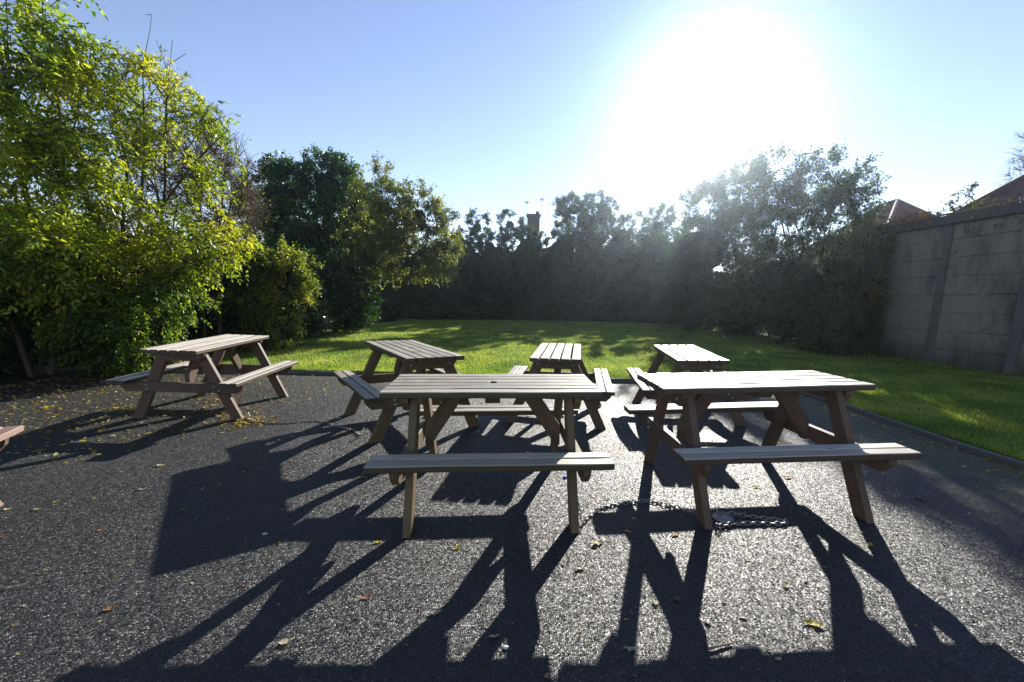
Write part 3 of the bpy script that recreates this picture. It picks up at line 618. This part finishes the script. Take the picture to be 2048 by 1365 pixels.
for k in range(9):
    s_ = bay * 1.62 + rg.normal(0, .09); z_ = 1.62 + rg.normal(0, .015); p = A_ + dw * s_ + nw * .0245; q = A_ + dw * (s_ + rg.uniform(.05, .16)) + nw * .0245
    m.add([(p[0]-9.3, p[1]-9, z_), (q[0]-9.3, q[1]-9, z_ + rg.normal(0, .006)), (q[0]-9.3, q[1]-9, z_ + .018), (p[0]-9.3, p[1]-9, z_ + .015)], [0, 1, 2, 3])
m.build('paint_splash', M['white_bit'], wall)
# creeper along the wall
def creeper(name, label, s0, s1, n, mat, seed, zc, zs, leaf, hang=.3, per=9):
    rng = np.random.default_rng(seed); s = rng.uniform(s0, s1, n); T = np.stack([A_[0] + dw[0]*s + nw[0]*rng.normal(.08, .12, n), A_[1] + dw[1]*s + nw[1]*rng.normal(.08, .12, n), zc + rng.normal(0, zs, n)], 1)
    hm = rng.uniform(size=n) < .25; T[hm, 2] -= rng.exponential(hang, hm.sum()); T[:, 0] = np.where(T[:, 2] < WH + .02, A_[0] + dw[0]*s + nw[0]*.16, T[:, 0])
    D = np.tile([-.3, 0, .3], (n, 1)); b = np.array([A_[0] + dw[0]*s0, A_[1] + dw[1]*s0, WH])
    q = [b + np.array([dw[0], dw[1], 0]) * t + np.array([nw[0], nw[1], 0]) * .1 + [0, 0, .23] for t in np.linspace(0, s1 - s0, 14)]
    lob = [(t, np.array([.05, .05, .05]), 1) for t in T]
    return tree(name, label, 'creeper', b, [q], lob, mat, M['twig'], seed, leaf=leaf, per=per, rc=.14, tw=4, droop=.4, upright=.2, tip_r=.003, twig_r=.0022)
creeper('creeper', 'reddish brown creeper trailing over the wall coping beside the big tree', -.3, 1.1, 70, M['leaf_red'], 51, WH + .24, .05, (.05, .038))
creeper('creeper', 'green and brown creeper stems hanging over the nearer wall coping', 1.1, 5.2, 70, M['leaf_ivy'], 52, WH + .22, .03, (.05, .038), .35, 6)
tree('sapling', 'spindly sprig with dark leaves standing up behind the wall coping', 'shrub', (9.75, 9.9, 0),
     [[np.array([9.75, 9.9, z]) for z in np.linspace(0, 3.3, 10)]], [(np.array([9.75, 9.9, 3.75]), np.array([.32, .2, .32]), 12), (np.array([9.9, 9.8, 3.55]), np.array([.25, .2, .12]), 9)],
     M['leaf_ivy'], M['twig'], 53, leaf=(.08, .045), per=7, rc=.16, tw=3, tip_r=.003)
# ------------------------------------------------------------ houses
def tilemat(name, a, b_):
    k = N(name); uv = k.n('UVMap').outputs[0]; s = k.n('SeparateXYZ', {0: uv}).outputs
    wv = k.n('Math', {0: s[1], 1: 3.1}, operation='MULTIPLY').outputs[0]; fr = k.n('Math', {0: wv}, operation='FRACT').outputs[0]
    vx = k.n('TexBrick', {'Vector': uv, 'Scale': 1.0, 'Brick Width': .33, 'Row Height': .3226, 'Mortar Size': .008, 'Color1': a + (1,), 'Color2': b_ + (1,), 'Mortar': (.02, .016, .014, 1)})
    nz = k.noise(uv, 3, 5, .6); c = k.mix(1.0, vx.outputs[0], k.ramp(nz, [(.3, G(.7)), (.7, G(1.2))]), 'MULTIPLY')
    b = k.n('Bump', {'Height': fr, 'Strength': 1.0, 'Distance': .12, }, invert=True).outputs[0]
    return k.done(k.n('BsdfPrincipled', {'Base Color': c, 'Roughness': .8, 'Normal': b, 'Specular IOR Level': .12}).outputs[0])
TM1 = tilemat('brown roof tiles', (.10, .05, .042), (.145, .07, .06)); TM2 = tilemat('red roof tiles', (.12, .035, .032), (.16, .05, .045))
RIDGE = simple('ridge tiles', (.10, .06, .055), .8, 0, .3, 10, .3)
def roof(x0, x1, y0, y1, z0, k, ov, courses, mat, parent, o):
    """hipped roof with real stepped tile courses"""
    X0, X1, Y0, Y1 = x0 - ov, x1 + ov, y0 - ov, y1 + ov; d = min(X1 - X0, Y1 - Y0) / 2
    V = []; F = []; U = []
    n = courses
    for side in range(4):
        for i in range(n):
            f0, f1 = d * i / n, min(d, d * (i + 1) / n + .03); lift = .045
            def P(f, e, up):
                z = z0 + f * k + up
                return {0: ((X0 + f, Y0 + f, z), (X0 + f, Y1 - f, z)), 1: ((X1 - f, Y1 - f, z), (X1 - f, Y0 + f, z)), 2: ((X1 - f, Y0 + f, z), (X0 + f, Y0 + f, z)), 3: ((X0 + f, Y1 - f, z), (X1 - f, Y1 - f, z))}[side][e]
            b = len(V); sl = math.hypot(1, k)
            V += [P(f0, 0, lift), P(f0, 1, lift), P(f1, 1, 0.0), P(f1, 0, 0.0), P(f0, 0, 0), P(f0, 1, 0)]
            ax = 1 if side < 2 else 0
            U += [(V[b + q][ax], (f0 if q in (0, 1, 4, 5) else f1) * sl) for q in range(6)]
            F += [(b, b + 3, b + 2, b + 1), (b + 4, b, b + 1, b + 5)]
    V = np.array(V) - o
    r = meshobj('roof', V, [np.array(F)], mat, parent, uv=U)
    m = PM(); zr = z0 + d * k + .03; cs = [(X0, Y0), (X0, Y1), (X1, Y1), (X1, Y0)]
    if (X1 - X0) < (Y1 - Y0): r0, r1 = ((X0 + X1) / 2, Y0 + d), ((X0 + X1) / 2, Y1 - d); ends = [r0, r1, r1, r0]
    else: r0, r1 = (X0 + d, (Y0 + Y1) / 2), (X1 - d, (Y0 + Y1) / 2); ends = [r0, r0, r1, r1]
    for c_, e_ in zip(cs, ends): m.cyl(np.array([*c_, z0 + .04]) - o, np.array([*e_, zr]) - o, .09, 8)
    if np.linalg.norm(np.subtract(r0, r1)) > .2: m.cyl(np.array([*r0, zr]) - o, np.array([*r1, zr]) - o, .10, 8)
    m.build('ridge', RIDGE, r)
    return r
def house(label, x0, x1, y0, y1, z0, k, mat, ov=.35, courses=14, wins=()):
    o = np.array([(x0 + x1) / 2, (y0 + y1) / 2, 0]); h = thing('house', label, 'house', tuple(o))
    m = MB(); m.prism([(x0 - o[0], y0 - o[1], -.1), (x1 - o[0], y0 - o[1], -.1), (x1 - o[0], y1 - o[1], -.1), (x0 - o[0], y1 - o[1], -.1)], (0, 0, z0 + .05), (1, 0, 0), 0)
    m.build('wall', M['render_wall'], h)
    m = PM(); m.box(x0 - ov - o[0], x1 + ov - o[0], y0 - ov - o[1], y1 + ov - o[1], z0 - .14, z0 - .003); m.build('fascia', COP, h)
    r = roof(x0, x1, y0, y1, z0, k, ov, courses, mat, h, o)
    for (axis, c, zc) in wins:   # window facing the yard
        if axis == 'x':
            f = PM(); X = x0 - .05 - o[0]; Yc = c - o[1]
            for a in ((Yc - .6, Yc + .6, zc - .55, zc - .48), (Yc - .6, Yc + .6, zc + .48, zc + .55), (Yc - .6, Yc - .53, zc - .48, zc + .48), (Yc + .53, Yc + .6, zc - .48, zc + .48), (Yc - .03, Yc + .03, zc - .48, zc + .48)): f.box(X, X + .06, *a)
            w_ = f.build('window', M['white_bit'], h); g = PM(); g.box(X + .03, X + .045, Yc - .52, Yc + .52, zc - .47, zc + .47); g.build('pane', GL, w_)
    return h, r, o
GL = simple('dark window glass', (.02, .025, .03), .08)
house('brown tiled hip roofed house behind the right end of the wall', 12.86, 20, -6, 12.65, 3.98, .92, TM1, .35, 13, [('x', 8, 2.6), ('x', 3, 2.6)])
house('house with small red tiled roof peak between the big tree and the nearer roof', 15.37, 21.47, 18.95, 26, 3.37, .95, TM2, .35, 13)
hs, hr, ho = house('far house behind the hedge with one chimney and two aerials showing', -4, 6, 31, 38, 3.4, .5, TM1, .35, 12)
cm_ = MB(); cx_, cy_ = at(1067, 440, 34)[0], 34; zt_ = at(1067, 431, 34)[2]
cm_.prism([(cx_ - .48 - ho[0], cy_ - .4 - ho[1], 3.6), (cx_ + .48 - ho[0], cy_ - .4 - ho[1], 3.6), (cx_ + .48 - ho[0], cy_ + .4 - ho[1], 3.6), (cx_ - .48 - ho[0], cy_ + .4 - ho[1], 3.6)], (0, 0, zt_ - 3.6), (0, 0, 1), .02)
cm_.prism([(cx_ - .55 - ho[0], cy_ - .48 - ho[1], zt_ - .12), (cx_ + .55 - ho[0], cy_ - .48 - ho[1], zt_ - .12), (cx_ + .55 - ho[0], cy_ + .48 - ho[1], zt_ - .12), (cx_ - .55 - ho[0], cy_ + .48 - ho[1], zt_ - .12)], (0, 0, .14), (1, 0, 0), .02)
ch = cm_.build('chimney', M['chimney_brick'], hr)
pm_ = PM(); pm_.cyl((cx_ + .3 - ho[0], cy_ - ho[1], zt_), (cx_ + .3 - ho[0], cy_ - ho[1], zt_ + .28), .16, 12, .13); pm_.build('chimney_pot', M['chimney_brick'], hs)
for px, top in ((1053, 404), (1083, 398)):
    a = PM(); X = at(px, 430, 34)[0] - ho[0]; zt2 = at(px, top, 34)[2]; Y = 34 - ho[1]
    a.cyl((X, Y, zt_ - 1.2), (X, Y, zt2), .014, 6)
    for j in range(5): a.cyl((X - .16, Y - .35 + j * .17, zt2 - .05), (X + .16, Y - .35 + j * .17, zt2 - .05), .012, 4)
    a.cyl((X, Y - .4, zt2 - .05), (X, Y + .4, zt2 - .05), .012, 4); a.build('aerial', COP, hs)
house('house with brown tiled roof glimpsed through the left trees', -29, -20.5, 16, 28, 3.3, .38, TM2, .3, 12)

# ------------------------------------------------------------ grass blades
rng = np.random.default_rng(99)
def blades(name, n, xy, hmin, hmax, wd, label):
    x, y = xy(n); z = lz(x, y) - .004; P = np.stack([x, y, z], 1)
    az = rng.uniform(0, 2 * PI, n); tilt = rng.uniform(.05, .7, n); h = rng.uniform(hmin, hmax, n); w_ = wd * (0.6 + y.clip(1, 40) * .07)
    side = np.stack([np.cos(az), np.sin(az), az * 0], 1); f = np.stack([-np.sin(az), np.cos(az), az * 0], 1)
    tip = P + f * (np.sin(tilt) * h)[:, None] + [0, 0, 1] * (np.cos(tilt) * h)[:, None]
    V = np.stack([P - side * (w_ / 2)[:, None], P + side * (w_ / 2)[:, None], tip], 1).reshape(-1, 3)
    o = meshobj(name, V, [np.arange(3 * n).reshape(-1, 3)], M['grass']); tag(o, label, 'grass', kind='stuff')
def xy_back(n):
    y = KY + .07 + 18 * rng.uniform(0, 1, n)**1.9; x = rng.uniform(-6.9, 9.2, n) ; return x, y
blades('grass', 300000, xy_back, .025, .06, .008, 'short lawn grass beyond the tables, sunlit on its left and near edge')
def xy_side(n): return KX + .1 + 5.3 * rng.uniform(0, 1, n)**1.2, rng.uniform(2.2, KY + .07, n)
blades('verge_grass', 110000, xy_side, .025, .06, .007, 'short grass strip between the right kerb and the concrete wall')
# ------------------------------------------------------------ leaf litter (uncountable) and single fallen leaves
def litter(name, n, xy, label, mat='litter', size=(.016, .045), zf=gz):
    x, y = xy(n); P = np.stack([x, y, zf(x, y) + rng.uniform(.003, .012, n)], 1)
    ax = unit(np.stack([rng.normal(size=n), rng.normal(size=n), rng.normal(0, .25, n)], 1)); nr = unit(rng.normal(0, .35, (n, 3)) + [0, 0, 1.])
    l = rng.uniform(*size, n); V, F = leaves(P, ax, nr, l, l * rng.uniform(.35, .6, n), .25)
    V[:, 2] = np.maximum(V[:, 2], zf(V[:, 0], V[:, 1]) + .002)
    o = meshobj(name, V, [F], M[mat]); tag(o, label, 'leaf litter', kind='stuff')
def xyl(n):
    u = rng.uniform(size=n)**1.9; y = rng.uniform(3.0, 6.55, n); x = -6.9 + u * (3.4 + .35 * y - .9); return x, y
litter('leaf_litter', 3600, xyl, 'yellow and brown fallen leaves littering the asphalt under the left trees')
litter('kerb_litter', 900, lambda n: (KX - .02 - rng.exponential(.16, n), rng.uniform(1.2, KY - .1, n)), 'small brown leaves and bits caught along the right kerb', size=(.012, .035))
litter('scattered_litter', 1500, lambda n: (rng.uniform(-5, 3.9, n), rng.uniform(.9, 6.5, n)), 'small leaf scraps and grit scattered over the whole asphalt', size=(.006, .022))
litter('lawn_litter', 900, lambda n: (rng.uniform(-6, 8, n), rng.uniform(KY + .2, 12, n)), 'pale fallen leaves lying in the lawn', size=(.02, .045), zf=lambda x, y: lz(x, y) + .03)
fx = [(-2.9, 4.2), (-3.1, 4.35), (-2.75, 4.05), (-3.6, 4.9), (-4.3, 4.4)]
def xy_pile(n):
    i = rng.integers(0, len(fx), n); P_ = np.array(fx)[i]; return P_[:, 0] + rng.normal(0, .13, n), P_[:, 1] + rng.normal(0, .07, n)
litter('leaf_piles', 420, xy_pile, 'small drifts of brown and yellow leaves under the far left table', size=(.02, .05))
def leafmesh(seed):
    r = np.random.default_rng(seed); n = 9; t = np.linspace(0, 1, n); wv = np.sin(PI * t**.85) * r.uniform(.24, .34) * (1 + .1 * r.normal(size=n)); curl = r.uniform(.12, .4); c2 = r.uniform(-.3, .3)
    V = []
    for i in range(n):
        x = t[i] - .5; yb = c2 * (t[i] - .5)**2; z = .02 + curl * (t[i] - .5)**2 + .02 * r.normal()
        V += [(x, yb - wv[i], z + .10 + .05 * r.normal()), (x, yb, z), (x, yb + wv[i] * .9, z + .08 + .05 * r.normal())]
    V += [(-.5, c2*.25, V[1][2]), (-.72, c2*.3 + .05, .03), (-.72, c2*.3 + .07, .05)]
    V = np.array(V); F = []
    for i in range(n - 1):
        a = 3 * i; F += [(a, a + 3, a + 4, a + 1), (a + 1, a + 4, a + 5, a + 2)]
    return V, np.array(F), np.array([[3 * n, 3 * n + 1, 3 * n + 2]])
LM = {}
def fleaf(px, py, size_px, colr, label, rot=None):
    p = ground(px, py); depth = np.dot(p - CO, CF); s = size_px * depth / FPX; key = (colr, int(px + py) % 4)
    if key not in LM:
        V, F, F3 = leafmesh(sum(key[0].encode()) + key[1]); o = meshobj('fallen_leaf', V, [F, F3], M['fl_' + colr]); LM[key] = o.data; 
    else: o = bpy.data.objects.new('fallen_leaf', LM[key]); COL.objects.link(o)
    o.location = (p[0], p[1], p[2] + .001); o.scale = (s, s, s); o.rotation_euler = (rng.normal(0, .06), rng.normal(0, .06), rng.uniform(0, 6.28) if rot is None else rot)
    return tag(o, label, 'leaf', 'single leaves fallen on the asphalt')
for a in [(1625, 1249, 34, 'yellow', 'big bright yellow leaf with dark spots on the sunlit asphalt at the lower right', 2.7),
          (1739, 1091, 22, 'yellow', 'yellow leaf lying just below the right foot of the front right table', None), (1724, 1066, 12, 'yellow', 'tiny yellow leaf touching the shade beside the right foot of the front right table', None),
          (1575, 957, 15, 'orange', 'orange leaf under the seat of the front right table', 0), (1513, 975, 13, 'yellow', 'small yellow leaf left of the orange one under the front right table', None),
          (1351, 1071, 15, 'orange', 'orange leaf just left of the front right table\'s left foot', .2), (1256, 1064, 14, 'yellow', 'yellow leaf on the corner of a seat shadow between the two front tables', None),
          (1196, 1088, 26, 'pale', 'long pale brown leaf right of the front middle table\'s right foot', .4), (755, 1086, 16, 'yellow', 'yellow leaf left of the front middle table\'s left foot', None),
          (913, 1098, 14, 'yellow', 'yellow green leaf in the sun below the seat of the front middle table', None), (916, 1091, 12, 'pale', 'pale leaf touching the yellow green one below the front middle table', None),
          (735, 1195, 22, 'rust', 'brown curled leaf on the sunlit asphalt left of centre near the bottom', None), (872, 1228, 24, 'pale', 'pale leaf at the edge of the leg shadow low in the middle', None),
          (988, 1275, 22, 'pale', 'wide pale leaf in the dark shadow low in the middle', .3), (973, 1255, 14, 'pale', 'narrow pale leaf just above the wide pale one', None),
          (1160, 1139, 18, 'pale', 'white looking leaf catching the sun below the space between the front tables', 0), (1127, 1128, 15, 'pale', 'curled pale leaf standing up beside a shadow below the front middle table', 1.4),
          (1161, 1263, 10, 'orange', 'small orange red leaf near the bottom centre right', None), (1213, 1000, 12, 'green', 'green leaf beside the chain between the front tables', None), (1275, 1003, 14, 'green', 'green leaf lying against the middle of the chain', None),
          (1260, 1300, 24, 'pale', 'pale leaf in the upright leg shadow near the bottom', 0), (1311, 1206, 20, 'pale', 'pale crumpled leaf on the sunlit strip between two leg shadows', None), (1353, 1200, 18, 'brown', 'brown leaf in shadow right of the sunlit strip', 0),
          (205, 1060, 14, 'rust', 'reddish brown leaf with a long shadow on the left asphalt', None), (75, 1020, 14, 'pale', 'tan leaf on the asphalt at the left', 0), (16, 1020, 14, 'pale', 'tan leaf nearest the left edge', 0),
          (220, 1219, 20, 'rust', 'dull red leaf on the sunlit asphalt at the lower left', .5), (572, 1285, 26, 'pale', 'slim yellowish leaf between the leg shadows at the bottom left of centre', .4), (5, 1075, 14, 'rust', 'rust coloured leaf cut by the left edge', 0),
          (370, 1020, 12, 'green', 'green leaf inside the big seat shadow on the left', 0), (263, 1130, 10, 'pale', 'small pale leaf left of the big seat shadow', None), (1840, 1000, 20, 'brown', 'brown leaf on the asphalt at the right', None),
          (1925, 935, 16, 'pale', 'pale leaf beyond the right end of the front right seat', 0), (1486, 1236, 14, 'pale', 'oval pale leaf on the sunlit asphalt right of the middle', -.5), (1572, 1173, 18, 'pale', 'thin pale leaf above and left of the big yellow leaf', None),
          (1495, 1121, 12, 'pale', 'pale leaf in the sun between the feet of the front right table', None), (1455, 1040, 8, 'orange', 'orange leaf caught in the chain loops', None), (1415, 1247, 14, 'brown', 'dark brown leaf beside the right leg shadow', None),
          (1535, 1302, 12, 'green', 'green leaf at the edge of the bottom shadow', None), (1556, 1320, 16, 'pale', 'crumpled pale leaf in the bottom shadow', None), (448, 850, 10, 'yellow', 'yellow leaf at the near right foot of the far left table', None),
          (412, 817, 16, 'orange', 'clump of orange brown leaves under the far left table', None), (396, 812, 14, 'rust', 'rusty leaf in the leaf clump under the far left table', None), (428, 812, 13, 'pale', 'pale leaf at the right of the clump under the far left table', None),
          (98, 815, 14, 'yellow', 'yellow leaf pair at the edge of the deep left shade', None), (247, 848, 9, 'green', 'yellow green leaf in the table shadow at the left', 0), (405, 980, 10, 'pale', 'pale twisted leaf above the big seat shadow', None), (322, 932, 16, 'pale', 'pale leaf above the left corner of the big seat shadow', 0),
          (283, 980, 12, 'pale', 'thin pale leaf left of the big seat shadow corner', .2), (572, 950, 10, 'orange', 'orange leaf between stripes of shadow left of the front middle table', None), (495, 940, 12, 'brown', 'brown leaf in the upper part of the big seat shadow', None)]:
    fleaf(*a[:5], a[5])
cols = ['pale', 'yellow', 'brown', 'rust', 'green', 'pale', 'yellow', 'orange']; words_ = {'pale': 'small pale', 'yellow': 'small yellow', 'brown': 'small brown', 'rust': 'small rusty red', 'green': 'small green', 'orange': 'small orange'}
for i in range(110):
    px = rng.uniform(40, 2000); py = 800 + 500 * rng.uniform()**1.4; c = cols[i % 8]
    p = ground(px, py)
    if p[0] > KX - .1 or p[1] > KY - .2: continue
    fleaf(px, py, rng.uniform(5, 10), c, words_[c] + ' fallen leaf among those strewn across the asphalt')
# ------------------------------------------------------------ chains
def torus_link(a, ux, uz, L_, W_, r, nu=10, nv=5):
    t = np.arange(nu) / nu * 2 * PI; cx = np.cos(t) * L_ / 2; cy = np.sin(t) * W_ / 2; C = a + cx[:, None] * ux + cy[:, None] * uz
    nrm = unit(np.cos(t)[:, None] * ux * (W_ / L_) + np.sin(t)[:, None] * uz); b = np.cross(ux, uz); ph = np.arange(nv) / nv * 2 * PI
    V = C[:, None] + r * (np.cos(ph)[None, :, None] * nrm[:, None] + np.sin(ph)[None, :, None] * b); V = V.reshape(-1, 3)
    i, j = np.meshgrid(np.arange(nu), np.arange(nv), indexing='ij'); i2 = (i + 1) % nu; j2 = (j + 1) % nv
    return V, np.stack([i*nv + j, i2*nv + j, i2*nv + j2, i*nv + j2], -1).reshape(-1, 4)
def chain(pts, label, pitch=.028, lw=.022, r=.0033, lift=.008):
    P = [np.array(p, float) for p in pts]; q = []
    for i in range(len(P) - 1):    # smooth path
        p0, p1, p2, p3 = P[max(0, i-1)], P[i], P[i+1], P[min(len(P)-1, i+2)]
        for t in np.linspace(0, 1, 24, endpoint=False): q.append(.5 * (2*p1 + (p2-p0)*t + (2*p0-5*p1+4*p2-p3)*t*t + (3*p1-p0-3*p2+p3)*t**3))
    q = np.array(q); d = np.r_[0, np.cumsum(np.linalg.norm(np.diff(q, axis=0), axis=1))]; s = np.arange(0, d[-1], pitch)
    C = np.stack([np.interp(s, d, q[:, k]) for k in range(3)], 1); m = PM(); Rg = np.random.default_rng(2)
    for i in range(len(C) - 1):
        u = unit(C[i+1] - C[i]); sd = unit(np.cross(u, [0, 0, 1.])); a = (PI/4 if i % 2 else -PI/4) + Rg.normal(0, .2); v = sd * math.cos(a) + np.cross(u, sd) * math.sin(a)
        V, F = torus_link(C[i] + [0, 0, lift], u, v, pitch * 1.45, lw, r); m.add(V - C[0], F)
    o = m.build('chain', M['rusty'], smooth=True); o.location = C[0]; return tag(o, label, 'chain', 'steel chains locking the tables together')
def gp(px, py, dz=.0): p = ground(px, py); return p + [0, 0, dz]
chain([gp(1152, 1050, .13), gp(1166, 1048, .01), gp(1180, 1034), gp(1215, 1014), gp(1260, 1008), gp(1300, 1004), gp(1340, 1014), gp(1380, 1025), gp(1400, 1030, .01), gp(1401, 1040, .06)], 'steel chain running over the ground between the feet of the two front tables')
chain([gp(1432, 1036, .05), gp(1438, 1032, .01), gp(1465, 1030), gp(1500, 1036), gp(1545, 1041), gp(1572, 1044), gp(1562, 1050), gp(1510, 1049), gp(1465, 1051), gp(1436, 1058, .01), gp(1428, 1058, .04)], 'doubled back loop of steel chain lying right of the front right table\'s left foot')
chain([gp(498, 842, .06), gp(502, 844, .01), gp(530, 847), gp(580, 847), gp(635, 843), gp(660, 850), gp(688, 858), gp(706, 862), gp(722, 874, .01), gp(728, 872, .08)], 'thin chain from the far left table\'s foot to the table behind the front middle one', .024, .018, .0028)
# flat steel ground plate
pl = PM(); pc = ground(1446, 1037); pl.cyl((0, 0, -.004), (0, 0, .010), .062, 28, .058); pl.cyl((0, 0, .0095), (0, 0, .013), .02, 12)
o = pl.build('ground_plate', simple('grey zinc plate', (.33, .33, .35), .45, .6, .1, 50, .15)); o.location = pc; tag(o, 'flat round grey metal plate on the ground behind the front right table\'s left foot', 'ground plate')
# litter
def pebble(px, py, r, mat, name, label, cat, group=None, sq=.5):
    p = ground(px, py) if py > 760 else at(px, py, 15.5)
    V, F = ico(2); rg_ = np.random.default_rng(int(px)); V = V * (1 + .18 * np.sin(V @ rg_.normal(0, 3, (3, 1)))) * [r, r * .75, r * sq]
    o = meshobj(name, V, [F], M[mat], smooth=True); o.location = (p[0], p[1], (p[2] if py > 760 else float(lz(p[0], p[1]))) + r * sq * .6); return tag(o, label, cat, group)
pebble(1012, 1297, .011, 'white_bit', 'pebble', 'small whitish stone in the shadow near the bottom centre', 'pebble')
pebble(530, 1069, .015, 'white_bit', 'paper_scrap', 'pale blue white scrap at the lower edge of the big seat shadow on the left', 'litter', sq=.3)
pebble(677, 837, .018, 'white_bit', 'pebble', 'white pebble beside the shadow behind the left bench of the grey angled table', 'pebble')
pebble(1448, 678, .08, 'white_bit', 'paper_scrap', 'white crumpled litter on the lawn at the foot of the big trees', 'litter')
V, F, F3 = leafmesh(5); m = PM(); pc = ground(1440, 1296)
m.cyl((-.05, -.012, .006), (.05, .014, .008), .0045, 6, .003); m.cyl((.005, .003, .008), (.028, .022, .012), .0022, 5)
o = m.build('twig', M['twig']); o.location = pc; tag(o, 'short brown stick on the sunlit asphalt near the bottom right of centre', 'stick')
m = PM(); m.cyl((0, 0, 0), (0, 0, .010), .014, 16, .013); m.cyl((0, 0, .0098), (0, 0, .0115), .011, 16); o = m.build('bottle_cap', M['blue_bit']); o.location = ground(1130, 956); tag(o, 'dark blue bottle cap under the right end of the front middle seat', 'bottle cap')


# ------------------------------------------------------------ lens glare, imitated by an added scattering volume
hm = bpy.data.materials.new('lens glare volume'); hm.use_nodes = True; ht = hm.node_tree; ht.nodes.clear()
hv = ht.nodes.new('ShaderNodeVolumePrincipled'); hv.inputs['Color'].default_value = (.70, .84, 1, 1); hv.inputs['Density'].default_value = .0012; hv.inputs['Anisotropy'].default_value = .88
hoo = ht.nodes.new('ShaderNodeOutputMaterial'); ht.links.new(hv.outputs[0], hoo.inputs['Volume'])
hb = PM(); hb.box(-45, 60, -8, 62, -1.2, 10.2); ho_ = hb.build('glare_volume', hm); tag(ho_, 'added scattering volume standing in for lens glare around the low sun', 'glare_volume', kind='stuff')
S.cycles.volume_bounces = 0
